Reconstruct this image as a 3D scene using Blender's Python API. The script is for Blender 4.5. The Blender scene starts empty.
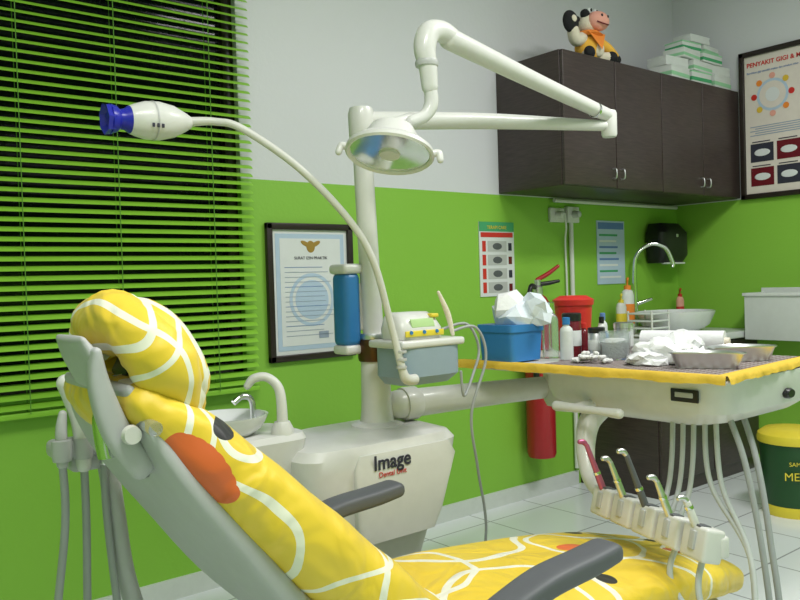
import bpy, bmesh, math, random
from mathutils import Vector, Matrix, Euler
random.seed(4)
R=math.radians
scene=bpy.context.scene
try:
    scene.view_settings.view_transform='Standard'
except Exception: pass
# ------------------------------------------------------------ materials
def nt(name):
    m=bpy.data.materials.new(name); m.use_nodes=True
    n=m.node_tree.nodes; l=m.node_tree.links
    return m,n,l,n['Principled BSDF']
def mat(name,col,rough=.45,metal=0,var=.06,scale=30,bump=0,trans=0,emit=0,coat=0,ior=1.45):
    m,n,l,b=nt(name)
    b.inputs['Roughness'].default_value=rough; b.inputs['Metallic'].default_value=metal
    b.inputs['Transmission Weight'].default_value=trans; b.inputs['IOR'].default_value=ior
    b.inputs['Coat Weight'].default_value=coat
    tc=n.new('ShaderNodeTexCoord'); no=n.new('ShaderNodeTexNoise'); no.inputs['Scale'].default_value=scale
    no.inputs['Detail'].default_value=3
    l.new(tc.outputs['Object'],no.inputs['Vector'])
    mx=n.new('ShaderNodeMix'); mx.data_type='RGBA'
    mx.inputs[6].default_value=(*[c*(1-var) for c in col],1); mx.inputs[7].default_value=(*[min(1,c*(1+var)) for c in col],1)
    l.new(no.outputs['Fac'],mx.inputs[0]); l.new(mx.outputs[2],b.inputs['Base Color'])
    if bump:
        bp=n.new('ShaderNodeBump'); bp.inputs['Strength'].default_value=bump; bp.inputs['Distance'].default_value=.01
        l.new(no.outputs['Fac'],bp.inputs['Height']); l.new(bp.outputs[0],b.inputs['Normal'])
    return m
WHITEP=mat('white_plastic',(.69,.69,.67),.35,coat=.2)
IVORY=mat('ivory_plastic',(.63,.63,.59),.4)
GREYW=mat('grey_white_enamel',(.49,.50,.50),.4)
SHELL=mat('shell_plastic',(.47,.48,.49),.45)
DGREY=mat('dark_grey_rubber',(.10,.106,.12),.5)
BLACK=mat('black_plastic',(.014,.014,.016),.35)
STEEL=mat('stainless_steel',(.68,.69,.70),.34,1)
CHROME=mat('chrome',(.78,.79,.8),.12,1)
HOSE=mat('grey_hose',(.36,.38,.39),.5)
HOSEW=mat('white_hose',(.52,.55,.55),.5)
BLUE=mat('blue_plastic',(.035,.20,.50),.35)
DBLUE=mat('deep_blue_plastic',(.015,.02,.38),.3)
RED=mat('red_enamel',(.40,.012,.018),.35,coat=.3)
REDP=mat('red_plastic',(.60,.03,.025),.4)
DRED=mat('dark_red_glass',(.15,.012,.02),.2)
ORANGE=mat('orange_fabric',(.85,.26,.04),.8)
AMBER=mat('amber_fabric',(.82,.45,.06),.85,bump=.3,scale=120)
PINK=mat('pink_fabric',(.80,.38,.31),.85)
PINKP=mat('pink_metal',(.5,.12,.24),.3,.5)
CREAM=mat('cream_fabric',(.75,.68,.56),.9,bump=.3,scale=120)
BLKF=mat('black_fabric',(.012,.012,.015),.9,bump=.3,scale=120)
CLOTHW=mat('white_cloth',(.76,.77,.78),.9,bump=.2,scale=60)
TISSUE=mat('tissue_paper',(.70,.77,.84),.9,var=.15,bump=.2,scale=40)
COTTON=mat('cotton',(.8,.8,.8),1,bump=.8,scale=150)
YCLOTH=mat('yellow_cloth',(.72,.48,.05),.8,bump=.3,scale=60)
YEL=mat('yellow_plastic',(.75,.60,.05),.4)
DGREEN=mat('dark_green_plastic',(.014,.07,.02),.35)
LGREEN=mat('light_green_card',(.30,.60,.36),.6)
GREENP=mat('green_card',(.06,.35,.15),.6)
CARD=mat('white_card',(.64,.67,.66),.6)
PAPER=mat('paper',(.72,.74,.76),.6,var=.03)
PAPERB=mat('paper_pale_blue',(.46,.58,.74),.6,var=.05)
PAPERC=mat('paper_pinkish',(.74,.67,.62),.6,var=.05)
INK=mat('ink',(.03,.03,.05),.6)
INKL=mat('ink_light',(.30,.36,.48),.6)
INKB=mat('ink_blue',(.12,.22,.5),.6)
GOLD=mat('gold_ink',(.35,.22,.04),.5)
FRAME=mat('dark_frame_wood',(.022,.014,.012),.35,var=.3,scale=40)
GREENS=mat('blind_green_slat',(.26,.56,.045),.4,var=.04)
BLINDC=mat('blind_cord',(.12,.3,.04),.7)
GLASSY=mat('clear_plastic',(.85,.9,.9),.1,trans=.85)
BRONZE=mat('bronze_ring',(.1,.05,.02),.3,.7)
BGREY=mat('blue_grey_plastic',(.28,.36,.43),.4)
CERAM=mat('ceramic_white',(.74,.76,.77),.15,coat=.4)
NIGHT=mat('night_glass',(.004,.006,.008),.12); NIGHT.node_tree.nodes['Principled BSDF'].inputs['Specular IOR Level'].default_value=.25
SCREEN=mat('green_screen',(.45,.65,.3),.3)
MARB=mat('white_counter_top',(.66,.68,.69),.3,var=.05,scale=6)
def lattice():
    m,n,l,b=nt('woven_lattice_mat')
    tc=n.new('ShaderNodeTexCoord'); mp=n.new('ShaderNodeMapping'); mp.inputs['Rotation'].default_value=(0,0,.78); mp.inputs['Scale'].default_value=(60,60,1)
    ck=n.new('ShaderNodeTexChecker'); ck.inputs['Scale'].default_value=1; ck.inputs['Color1'].default_value=(.13,.08,.075,1); ck.inputs['Color2'].default_value=(.33,.30,.29,1)
    l.new(tc.outputs['Object'],mp.inputs[0]); l.new(mp.outputs[0],ck.inputs['Vector']); l.new(ck.outputs['Color'],b.inputs['Base Color']); b.inputs['Roughness'].default_value=.7
    return m
BROWNM=lattice()
def wood():
    m,n,l,b=nt('wenge_laminate')
    tc=n.new('ShaderNodeTexCoord'); mp=n.new('ShaderNodeMapping'); mp.inputs['Scale'].default_value=(3,3,40)
    no=n.new('ShaderNodeTexNoise'); no.inputs['Scale'].default_value=4; no.inputs['Detail'].default_value=6
    cr=n.new('ShaderNodeValToRGB'); cr.color_ramp.elements[0].position=.3; cr.color_ramp.elements[0].color=(.030,.019,.018,1)
    cr.color_ramp.elements[1].position=.7; cr.color_ramp.elements[1].color=(.058,.039,.036,1)
    l.new(tc.outputs['Object'],mp.inputs[0]); l.new(mp.outputs[0],no.inputs['Vector']); l.new(no.outputs['Fac'],cr.inputs[0]); l.new(cr.outputs[0],b.inputs['Base Color'])
    b.inputs['Roughness'].default_value=.38
    return m
WOOD=wood()
def wallpaint():
    m,n,l,b=nt('two_tone_wall_paint')
    g=n.new('ShaderNodeNewGeometry'); s=n.new('ShaderNodeSeparateXYZ'); l.new(g.outputs['Position'],s.inputs[0])
    gt=n.new('ShaderNodeMath'); gt.operation='GREATER_THAN'; gt.inputs[1].default_value=1.645; l.new(s.outputs[2],gt.inputs[0])
    no=n.new('ShaderNodeTexNoise'); no.inputs['Scale'].default_value=1.5; no.inputs['Detail'].default_value=4; l.new(g.outputs['Position'],no.inputs['Vector'])
    gr=n.new('ShaderNodeMix'); gr.data_type='RGBA'; gr.inputs[6].default_value=(.235,.50,.05,1); gr.inputs[7].default_value=(.26,.54,.06,1); l.new(no.outputs['Fac'],gr.inputs[0])
    wh=n.new('ShaderNodeMix'); wh.data_type='RGBA'; wh.inputs[6].default_value=(.65,.66,.70,1); wh.inputs[7].default_value=(.69,.70,.74,1); l.new(no.outputs['Fac'],wh.inputs[0])
    mx=n.new('ShaderNodeMix'); mx.data_type='RGBA'; l.new(gt.outputs[0],mx.inputs[0]); l.new(gr.outputs[2],mx.inputs[6]); l.new(wh.outputs[2],mx.inputs[7])
    l.new(mx.outputs[2],b.inputs['Base Color']); b.inputs['Roughness'].default_value=.5
    n2=n.new('ShaderNodeTexNoise'); n2.inputs['Scale'].default_value=60; l.new(g.outputs['Position'],n2.inputs['Vector'])
    bp=n.new('ShaderNodeBump'); bp.inputs['Strength'].default_value=.08; bp.inputs['Distance'].default_value=.01; l.new(n2.outputs['Fac'],bp.inputs['Height']); l.new(bp.outputs[0],b.inputs['Normal'])
    return m
WALL=wallpaint()
def tiles():
    m,n,l,b=nt('white_floor_tile')
    g=n.new('ShaderNodeNewGeometry'); br=n.new('ShaderNodeTexBrick'); br.offset=0
    br.inputs['Scale'].default_value=1; br.inputs['Brick Width'].default_value=.4; br.inputs['Row Height'].default_value=.4; br.inputs['Mortar Size'].default_value=.004
    br.inputs['Color1'].default_value=(.76,.79,.83,1); br.inputs['Color2'].default_value=(.79,.82,.86,1); br.inputs['Mortar'].default_value=(.36,.37,.40,1)
    l.new(g.outputs['Position'],br.inputs['Vector']); l.new(br.outputs['Color'],b.inputs['Base Color']); b.inputs['Roughness'].default_value=.2
    return m
TILE=tiles()
def duck():
    # printed cover: yellow ground, white feather arcs, duck beaks and eyes placed along the chair
    m,n,l,b=nt('yellow_duck_print_fabric')
    tc=n.new('ShaderNodeTexCoord')
    no=n.new('ShaderNodeTexNoise'); no.inputs['Scale'].default_value=5; no.inputs['Detail'].default_value=2; l.new(tc.outputs['Object'],no.inputs['Vector'])
    nv=n.new('ShaderNodeTexNoise'); nv.inputs['Scale'].default_value=6; nv.inputs['Detail'].default_value=1; l.new(tc.outputs['Object'],nv.inputs['Vector'])
    sc_=n.new('ShaderNodeVectorMath'); sc_.operation='MULTIPLY_ADD'; sc_.inputs[1].default_value=(.07,.07,.07); l.new(nv.outputs['Color'],sc_.inputs[0])
    l.new(tc.outputs['Object'],sc_.inputs[2])
    of=n.new('ShaderNodeVectorMath'); of.operation='SUBTRACT'; of.inputs[1].default_value=(.035,.035,.035); l.new(sc_.outputs[0],of.inputs[0]); WP=of.outputs[0]
    def dist(c,s,src):
        su=n.new('ShaderNodeVectorMath'); su.operation='SUBTRACT'; su.inputs[1].default_value=c; l.new(src,su.inputs[0])
        mu=n.new('ShaderNodeVectorMath'); mu.operation='MULTIPLY'; mu.inputs[1].default_value=s; l.new(su.outputs[0],mu.inputs[0])
        le=n.new('ShaderNodeVectorMath'); le.operation='LENGTH'; l.new(mu.outputs[0],le.inputs[0]); return le.outputs['Value']
    yl=n.new('ShaderNodeMix'); yl.data_type='RGBA'; yl.inputs[6].default_value=(.78,.53,.02,1); yl.inputs[7].default_value=(.88,.65,.05,1); l.new(no.outputs['Fac'],yl.inputs[0])
    cur=yl.outputs[2]
    S1=(1,.12,1); S2=(1,1,.1)
    rings=[((.46,1.1,.74),S1,.20,.007),((.80,1.1,.42),S1,.23,.007),((.98,1.1,.62),S1,.17,.007),((.62,1.1,1.02),S1,.075,.006),((.80,1.1,.42),S1,.30,.005),
      ((.36,1.2,1.22),S1,.165,.006),((.34,1.2,1.02),S1,.17,.006),((.63,1.2,1.16),S1,.10,.006),((.36,1.2,1.22),S1,.115,.006),((.34,1.2,1.02),S1,.215,.005),
      ((1.42,1.62,.5),S2,.22,.009),((1.30,1.15,.5),S2,.20,.009),((1.62,1.02,.5),S2,.23,.008),((1.95,1.62,.5),S2,.24,.009),((2.12,1.15,.4),S2,.20,.008),((1.75,1.38,.4),S2,.16,.007),((1.15,1.45,.5),S2,.17,.008)]
    for c,s,r,wd in rings:
        d=dist(c,s,WP)
        a=n.new('ShaderNodeMath'); a.operation='SUBTRACT'; a.inputs[1].default_value=r; l.new(d,a.inputs[0])
        ab=n.new('ShaderNodeMath'); ab.operation='ABSOLUTE'; l.new(a.outputs[0],ab.inputs[0])
        t=n.new('ShaderNodeMath'); t.operation='LESS_THAN'; t.inputs[1].default_value=wd; l.new(ab.outputs[0],t.inputs[0])
        x=n.new('ShaderNodeMix'); x.data_type='RGBA'; x.inputs[7].default_value=(.86,.85,.72,1); l.new(t.outputs[0],x.inputs[0]); l.new(cur,x.inputs[6]); cur=x.outputs[2]
    OR=(.74,.14,.03,1); BK=(.01,.01,.012,1)
    spots=[]
    for i in range(8):   # beak: a smooth tapering crescent of overlapping dabs
        t=i/7; spots.append(((.488+.066*t,1.12,.966-.082*t+.010*math.sin(t*3.14)),S1,.012+.015*math.sin(.5+t*2.3),OR))
    spots+=[((.563,1.12,.980),(1,.12,1.4),.022,BK),
      ((1.53,1.154,.47),(1,1,.1),.026,BK),((1.84,1.50,.47),(1,1,.1),.026,BK),((1.66,1.36,.47),(1,1.6,.1),.05,OR),((1.70,1.33,.47),(1.4,1,.1),.035,OR),
      ((2.05,1.38,.42),(1,1,.1),.022,BK),((1.98,1.26,.42),(1,1.5,.1),.04,OR)]
    for c,s,r,col in spots:
        d=dist(c,s,tc.outputs['Object'])
        t=n.new('ShaderNodeMath'); t.operation='LESS_THAN'; t.inputs[1].default_value=r; l.new(d,t.inputs[0])
        x=n.new('ShaderNodeMix'); x.data_type='RGBA'; x.inputs[7].default_value=col; l.new(t.outputs[0],x.inputs[0]); l.new(cur,x.inputs[6]); cur=x.outputs[2]
    l.new(cur,b.inputs['Base Color']); b.inputs['Roughness'].default_value=.5; b.inputs['Sheen Weight'].default_value=.15
    n2=n.new('ShaderNodeTexNoise'); n2.inputs['Scale'].default_value=8; n2.inputs['Detail'].default_value=2; n2.inputs['Distortion'].default_value=.9; l.new(tc.outputs['Object'],n2.inputs['Vector'])
    bp=n.new('ShaderNodeBump'); bp.inputs['Strength'].default_value=.6; bp.inputs['Distance'].default_value=.04; l.new(n2.outputs['Fac'],bp.inputs['Height']); l.new(bp.outputs[0],b.inputs['Normal'])
    return m
DUCK=duck()
# ------------------------------------------------------------ mesh tools
def group(name,loc=(0,0,0)):
    e=bpy.data.objects.new(name,None); e.empty_display_size=.05; e.location=loc
    scene.collection.objects.link(e); return e
def attach(o,par):
    if par is not None:
        o.parent=par; o.matrix_parent_inverse=Matrix.Translation(par.location).inverted()
def fin(name,me,m,par,ang=50,smooth=True):
    if smooth:
        me.polygons.foreach_set('use_smooth',[True]*len(me.polygons))
        try: me.set_sharp_from_angle(angle=R(ang))
        except Exception: pass
    me.materials.append(m); o=bpy.data.objects.new(name,me); scene.collection.objects.link(o); attach(o,par); return o
def mk(name,vs,fs,m,par=None,smooth=True,ang=40):
    me=bpy.data.meshes.new(name); me.from_pydata([tuple(v) for v in vs],[],fs); me.update()
    bm=bmesh.new(); bm.from_mesh(me); bmesh.ops.recalc_face_normals(bm,faces=bm.faces); bm.to_mesh(me); bm.free()
    return fin(name,me,m,par,ang,smooth)
def rbox(name,c,s,m,par=None,bev=.006,rot=(0,0,0),seg=3):
    bm=bmesh.new(); bmesh.ops.create_cube(bm,size=1)
    bmesh.ops.scale(bm,vec=s,verts=bm.verts)
    b=min(bev,min(s)*.45)
    if b>0: bmesh.ops.bevel(bm,geom=list(bm.edges),offset=b,segments=seg,affect='EDGES',profile=.5)
    bm.transform(Matrix.Translation(c)@Euler(tuple(R(a) for a in rot)).to_matrix().to_4x4())
    me=bpy.data.meshes.new(name); bm.to_mesh(me); bm.free()
    return fin(name,me,m,par)
def b2(name,x0,x1,y0,y1,z0,z1,m,par=None,bev=.004):
    return rbox(name,((x0+x1)/2,(y0+y1)/2,(z0+z1)/2),(abs(x1-x0),abs(y1-y0),abs(z1-z0)),m,par,bev)
def cr(pts,sub,closed=False):
    P=[Vector(p) for p in pts]; n=len(P); out=[]
    if n==2 and not closed: return P
    rng=n if closed else n-1
    for i in range(rng):
        if closed: a,b,c,d=P[(i-1)%n],P[i],P[(i+1)%n],P[(i+2)%n]
        else: a,b,c,d=P[max(i-1,0)],P[i],P[i+1],P[min(i+2,n-1)]
        for k in range(sub):
            t=k/sub
            out.append(.5*((2*b)+(c-a)*t+(2*a-5*b+4*c-d)*t*t+(3*b-a-3*c+d)*t**3))
    if not closed: out.append(P[-1])
    return out
def tube(name,pts,r,m,par=None,n=14,sub=8,closed=False,rnd=False,wob=0):
    if isinstance(r,(int,float)): r=[r]*len(pts)
    Q=cr([(*p,) for p in pts],sub,closed)
    if len(pts)==2 and not closed: rr=list(r)
    else: rr=[max(v.x,1e-4) for v in cr([(x,0,0) for x in r],sub,closed)]
    if rnd and not closed:
        d0=(Q[0]-Q[1]).normalized(); d1=(Q[-1]-Q[-2]).normalized()
        pre=[];prr=[];po=[];por=[]
        for a in (0,25,50,70): 
            pre.append(Q[0]+d0*rr[0]*math.cos(R(a))); prr.append(max(rr[0]*math.sin(R(a)),1e-4))
            po.insert(0,Q[-1]+d1*rr[-1]*math.cos(R(a))); por.insert(0,max(rr[-1]*math.sin(R(a)),1e-4))
        Q=pre+Q+po; rr=prr+rr+por
    N=len(Q); vs=[];fs=[]
    T=[]
    for i in range(N):
        if closed: t=Q[(i+1)%N]-Q[(i-1)%N]
        else: t=Q[min(i+1,N-1)]-Q[max(i-1,0)]
        T.append(t.normalized())
    up=Vector((0,0,1)) if abs(T[0].z)<.9 else Vector((1,0,0))
    u=T[0].cross(up).normalized()
    for i in range(N):
        u=(u-T[i]*u.dot(T[i])).normalized(); v=T[i].cross(u)
        for k in range(n):
            a=2*math.pi*k/n; q_=rr[i]*(1+wob*math.sin(3*a+i*.35)*math.sin(i*.8))
            vs.append(Q[i]+(u*math.cos(a)+v*math.sin(a))*q_)
    for i in range(N if closed else N-1):
        for k in range(n):
            j=(i+1)%N
            fs.append((i*n+k,i*n+(k+1)%n,j*n+(k+1)%n,j*n+k))
    if not closed:
        fs.append(tuple(range(n))); fs.append(tuple((N-1)*n+k for k in range(n)))
    return mk(name,vs,fs,m,par,ang=50)
def cyl(name,p0,p1,r0,m,par=None,r1=None,n=24):
    return tube(name,[p0,p1],[r0,r0 if r1 is None else r1],m,par,n=n)
def lathe(name,loc,prof,m,par=None,d=(0,0,1),n=36,sc=(1,1),cap=True,spin=0):
    q=Vector(d).normalized().to_track_quat('Z','Y').to_matrix(); vs=[];fs=[]
    for (r,z) in prof:
        for k in range(n):
            a=2*math.pi*k/n+spin
            vs.append(Vector(loc)+q@Vector((max(r,1e-4)*math.cos(a)*sc[0],max(r,1e-4)*math.sin(a)*sc[1],z)))
    for i in range(len(prof)-1):
        for k in range(n): fs.append((i*n+k,i*n+(k+1)%n,(i+1)*n+(k+1)%n,(i+1)*n+k))
    if cap: fs.append(tuple(range(n))); fs.append(tuple((len(prof)-1)*n+k for k in range(n)))
    return mk(name,vs,fs,m,par,ang=35)
def ball(name,c,r,m,par=None,rot=(0,0,0),n=24):
    if isinstance(r,(int,float)): r=(r,r,r)
    bm=bmesh.new(); bmesh.ops.create_uvsphere(bm,u_segments=n,v_segments=n//2,radius=1)
    bmesh.ops.scale(bm,vec=r,verts=bm.verts)
    bm.transform(Matrix.Translation(c)@Euler(tuple(R(a) for a in rot)).to_matrix().to_4x4())
    me=bpy.data.meshes.new(name); bm.to_mesh(me); bm.free()
    return fin(name,me,m,par,180)
def sp(a,p):
    c=math.cos(a); s=math.sin(a)
    return math.copysign(abs(c)**(2/p),c),math.copysign(abs(s)**(2/p),s)
def loft(name,secs,m,par=None,p=4,n=40,ang=50):
    vs=[];fs=[]
    for c,U,V in secs:
        for k in range(n):
            x,y=sp(2*math.pi*k/n,p); vs.append(Vector(c)+Vector(U)*x+Vector(V)*y)
    for i in range(len(secs)-1):
        for k in range(n): fs.append((i*n+k,i*n+(k+1)%n,(i+1)*n+(k+1)%n,(i+1)*n+k))
    fs.append(tuple(range(n))); fs.append(tuple((len(secs)-1)*n+k for k in range(n)))
    return mk(name,vs,fs,m,par,ang=ang)
def pad(name,path,m,par=None,p=3.2,sub=6,endr=None,wob=0):
    A=cr([(q[0],q[1],q[2]) for q in path],sub); B=cr([(q[3],q[4],0) for q in path],sub)
    secs=[];N=len(A)
    def fr(i):
        t=(A[min(i+1,N-1)]-A[max(i-1,0)]).normalized()
        s=Vector((0,1,0)); s=(s-t*s.dot(t)).normalized()
        return t,s,s.cross(t)
    t,s,v=fr(0); th=B[0].x/2; e=th if endr is None else endr
    for a in (0,20,45,68):
        k=math.sin(R(a)); secs.append((A[0]-t*e*math.cos(R(a)),s*(B[0].y/2-e*(1-k)),v*max(th*k,.001)))
    for i in range(N):
        t,s,v=fr(i); w=1+wob*math.sin(i*1.1); secs.append((A[i],s*B[i].y/2*w,v*B[i].x/2*(1+2*wob*math.sin(i*1.4))))
    t,s,v=fr(N-1); th=B[-1].x/2; e=th if endr is None else endr
    for a in (68,45,20,0):
        k=math.sin(R(a)); secs.append((A[-1]+t*e*math.cos(R(a)),s*(B[-1].y/2-e*(1-k)),v*max(th*k,.001)))
    return loft(name,secs,m,par,p=p)
def stack(name,secs,m,par=None,p=6,ang=35):
    return loft(name,[(((a+b)/2,(c+d)/2,z),((b-a)/2,0,0),(0,(d-c)/2,0)) for a,b,c,d,z in secs],m,par,p=p,n=48,ang=ang)
def text(name,s,loc,rot,size,m,par=None,ax='CENTER',off=0):
    cu=bpy.data.curves.new(name,'FONT'); cu.body=s; cu.size=size; cu.extrude=.0006; cu.align_x=ax; cu.offset=off
    cu.materials.append(m); o=bpy.data.objects.new(name,cu); o.location=loc; o.rotation_euler=[R(a) for a in rot]
    scene.collection.objects.link(o); attach(o,par); return o
def prism(name,poly,z0,z1,m,par=None,bev=.006):
    bm=bmesh.new(); v=[bm.verts.new((x,y,z0)) for x,y in poly]; f=bm.faces.new(v)
    r=bmesh.ops.extrude_face_region(bm,geom=[f]); vv=[g for g in r['geom'] if isinstance(g,bmesh.types.BMVert)]
    bmesh.ops.translate(bm,vec=(0,0,z1-z0),verts=vv); bmesh.ops.recalc_face_normals(bm,faces=bm.faces)
    if bev: bmesh.ops.bevel(bm,geom=list(bm.edges),offset=bev,segments=3,affect='EDGES')
    me=bpy.data.meshes.new(name); bm.to_mesh(me); bm.free(); return fin(name,me,m,par)
def crumple(name,c,r,m,par=None,amp=.35,seed=0,sub=3,flat=None,jit=.12):
    # crumpled paper: creased facets with ridged displacement
    rnd=random.Random(seed); bm=bmesh.new(); bmesh.ops.create_icosphere(bm,subdivisions=sub,radius=1)
    dirs=[(Vector((rnd.uniform(-1,1),rnd.uniform(-1,1),rnd.uniform(-1,1))).normalized(),rnd.uniform(2,5),rnd.uniform(0,6)) for _ in range(6)]
    for v in bm.verts:
        s=sum(abs(math.sin(v.co.dot(d)*f+o)) for d,f,o in dirs)/6
        v.co=v.co*(1-amp/2+amp*s*1.3)+Vector((rnd.uniform(-jit,jit),rnd.uniform(-jit,jit),rnd.uniform(-jit,jit)))
        v.co=Vector((v.co.x*r[0],v.co.y*r[1],v.co.z*r[2]))
        if flat is not None and v.co.z<flat: v.co.z=flat
        v.co+=Vector(c)
    me=bpy.data.meshes.new(name); bm.to_mesh(me); bm.free(); return fin(name,me,m,par,22)
# ------------------------------------------------------------ room
XR=4.77; YB=2.96; XL=-1.3; YF=-1.6; H=3.15
WX0,WX1,WZ0,WZ1=-.6,1.575,.84,2.7
def joinboxes(name,bs,m):
    vs=[];fs=[]
    for x0,x1,y0,y1,z0,z1 in bs:
        k=len(vs); vs+=[(x0,y0,z0),(x1,y0,z0),(x1,y1,z0),(x0,y1,z0),(x0,y0,z1),(x1,y0,z1),(x1,y1,z1),(x0,y1,z1)]
        fs+=[tuple(k+i for i in f) for f in [(0,1,2,3),(4,5,6,7),(0,1,5,4),(1,2,6,5),(2,3,7,6),(3,0,4,7)]]
    return mk(name,vs,fs,m,None,smooth=False)
joinboxes('wall_back',[(XL,WX0,YB,YB+.15,0,H),(WX1,XR,YB,YB+.15,0,H),(WX0,WX1,YB,YB+.15,0,WZ0),(WX0,WX1,YB,YB+.15,WZ1,H)],WALL)
joinboxes('wall_right',[(XR,XR+.15,YF,YB+.15,0,H)],WALL)
joinboxes('wall_left',[(XL-.15,XL,YF,YB+.15,0,H)],WALL)
joinboxes('wall_front',[(XL-.15,XR+.15,YF-.15,YF,0,H)],WALL)
joinboxes('floor',[(XL-.15,XR+.15,YF-.15,YB+.15,-.1,0)],TILE)
CEIL=mat('ceiling_paint',(.80,.80,.80),.7)
joinboxes('ceiling',[(XL-.15,XR+.15,YF-.15,YB+.15,H,H+.1)],CEIL)
joinboxes('baseboard_back',[(XL,3.68,YB-.012,YB,0,.08)],CARD)
joinboxes('baseboard_right',[(XR-.012,XR,YF,2.38,0,.08)],CARD)
w=group('window_1',(.47,YB+.06,1.7))
for nm,a in (('frame_left',(WX0,WX0+.05,YB+.03,YB+.09,WZ0,WZ1)),('frame_right',(WX1-.05,WX1,YB+.03,YB+.09,WZ0,WZ1)),('frame_bottom',(WX0,WX1,YB+.03,YB+.09,WZ0,WZ0+.05)),('frame_top',(WX0,WX1,YB+.03,YB+.09,WZ1-.05,WZ1)),('mullion',(.45,.50,YB+.03,YB+.09,WZ0,WZ1))):
    b2(nm,*a,FRAME,w)
b2('pane',WX0+.04,WX1-.04,YB+.06,YB+.07,WZ0+.04,WZ1-.04,NIGHT,w,bev=0)
# venetian blind
bl=group('venetian_blind',(.47,2.92,2.75))
vs=[];fs=[];z=.815;X0,X1=-.7,1.60
TA=R(33)
while z<2.72:
    k=len(vs)
    for s_,bow in ((-.0175,0),(-.006,.003),(.006,.003),(.0175,0)):
        y=s_*math.cos(TA)-bow*math.sin(TA); dz=s_*math.sin(TA)+bow*math.cos(TA)
        vs+=[(X0,2.915+y,z+dz),(X1,2.915+y,z+dz)]
    for j in range(3): fs.append((k+2*j,k+2*j+1,k+2*j+3,k+2*j+2))
    z+=.0335
mk('slats',vs,fs,GREENS,bl,ang=180)
b2('bottom_rail',X0,X1,2.898,2.932,.775,.795,GREENS,bl)
b2('head_rail',X0,X1,2.89,2.945,2.73,2.78,GREENS,bl)
for x in (-.3,.2,.72,1.05,1.42):
    cyl('ladder_cord',(x,2.894,.79),(x,2.894,2.74),.0016,BLINDC,bl,n=6); cyl('ladder_cord_b',(x,2.936,.79),(x,2.936,2.74),.0016,BLINDC,bl,n=6)
# ------------------------------------------------------------ lights
def fixture(name,x,y,p):
    g=group(name,(x,y,H-.05))
    b2('housing',x-.62,x+.62,y-.22,y+.22,H-.05,H-.001,CARD,g)
    ld=bpy.data.lights.new('fluorescent','AREA'); ld.shape='RECTANGLE'; ld.size=1.2; ld.size_y=.40; ld.energy=p; ld.color=(1,.985,.965)
    o=bpy.data.objects.new('fluorescent_light',ld); o.location=(x,y,H-.06); scene.collection.objects.link(o); attach(o,g)
fixture('ceiling_light_fixture',.5,.2,56)
fixture('ceiling_light_fixture',2.9,.7,56)
wd=bpy.data.worlds.new('World'); scene.world=wd; wd.use_nodes=True; wd.node_tree.nodes['Background'].inputs[0].default_value=(.02,.02,.03,1)
# ------------------------------------------------------------ dental chair
CH=group('dental_chair',(1.3,1.34,0)); yc=1.34
pad('backrest_cushion',[(.465,yc,1.02,.085,.38),(.54,yc,.945,.13,.44),(.68,yc,.80,.155,.50),(.83,yc,.655,.16,.53),(.97,yc,.535,.14,.53)],DUCK,CH,wob=.012)
pad('seat_cushion',[(1.06,yc,.46,.12,.54),(1.3,yc,.455,.13,.54),(1.75,yc,.407,.13,.50),(2.02,yc,.355,.12,.42),(2.18,yc,.310,.10,.34)],DUCK,CH,wob=.010)
pad('backrest_shell',[(.438,yc,1.045,.025,.32),(.464,yc,.975,.035,.38),(.512,yc,.895,.045,.41),(.597,yc,.785,.055,.42),(.72,yc,.63,.06,.42),(.90,yc,.46,.06,.42)],SHELL,CH,p=4)
pad('seat_shell',[(.95,yc,.40,.07,.42),(1.3,yc,.37,.08,.44),(1.7,yc,.33,.08,.40),(2.1,yc,.255,.05,.28)],SHELL,CH,p=4)
stack('lift_column',[(1.2,1.62,1.2,1.48,.03),(1.2,1.62,1.2,1.48,.2),(1.26,1.56,1.22,1.46,.36)],WHITEP,CH)
stack('floor_plate',[(1.0,1.9,1.12,1.56,0),(1.0,1.9,1.12,1.56,.035),(1.03,1.87,1.15,1.53,.05)],GREYW,CH)
for nm,ya,sg in (('armrest_near',.995,-1),('armrest_far',1.685,1)):
    pad(nm,[(1.01,ya,.605,.04,.07),(1.13,ya,.630,.045,.078),(1.25,ya,.638,.045,.078),(1.32,ya,.645,.042,.075)],DGREY,CH,p=3.4,endr=.022)
    tube(nm+'_support',[(1.1,ya,.61),(1.08,ya,.52),(1.12,ya-sg*.05,.40),(1.2,ya-sg*.2,.37)],[.022,.024,.024,.022],GREYW,CH)
# headrest
hc=Vector((.50,1.31,1.085)); hu=Vector((-.50,0,.866)); hn=Vector((.866,0,.50)); hy=Vector((0,1,0))
ring=[]
for k in range(14):
    x,y=sp(2*math.pi*k/14,2.4); ring.append(hc+hy*x*.120+hu*y*.080-hn*.010)
tube('headrest_cover_roll',ring,[.048+.005*math.sin(i*2.1) for i in range(14)],DUCK,CH,n=24,sub=7,closed=True,wob=.04)
loft('headrest_pillow',[(hc+hn*(.005+.065*i/6),hy*.150*math.sqrt(max(1-(i/6.3)**3,0.02)),hu*.105*math.sqrt(max(1-(i/6.3)**3,.02))) for i in range(0,7)],DUCK,CH,p=2.6,ang=180)
rbox('headrest_mount',hc-hn*.02,(.03,.08,.045),BLACK,CH,.01,(0,30,0))
rbox('headrest_hinge_block',hc-hn*.05-hu*.03,(.03,.06,.05),GREYW,CH,.01,(0,30,0))
tube('headrest_post',[hc-hn*.04,hc-hn*.06-hu*.05,(.435,1.31,1.0),(.44,1.31,.93)],[.014,.016,.016,.016],CHROME,CH)
pad('headrest_bracket_near',[(.390,1.20,1.11,.015,.03),(.394,1.20,1.06,.032,.030),(.416,1.20,.99,.042,.030),(.452,1.20,.93,.04,.030)],SHELL,CH,p=3)
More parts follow.
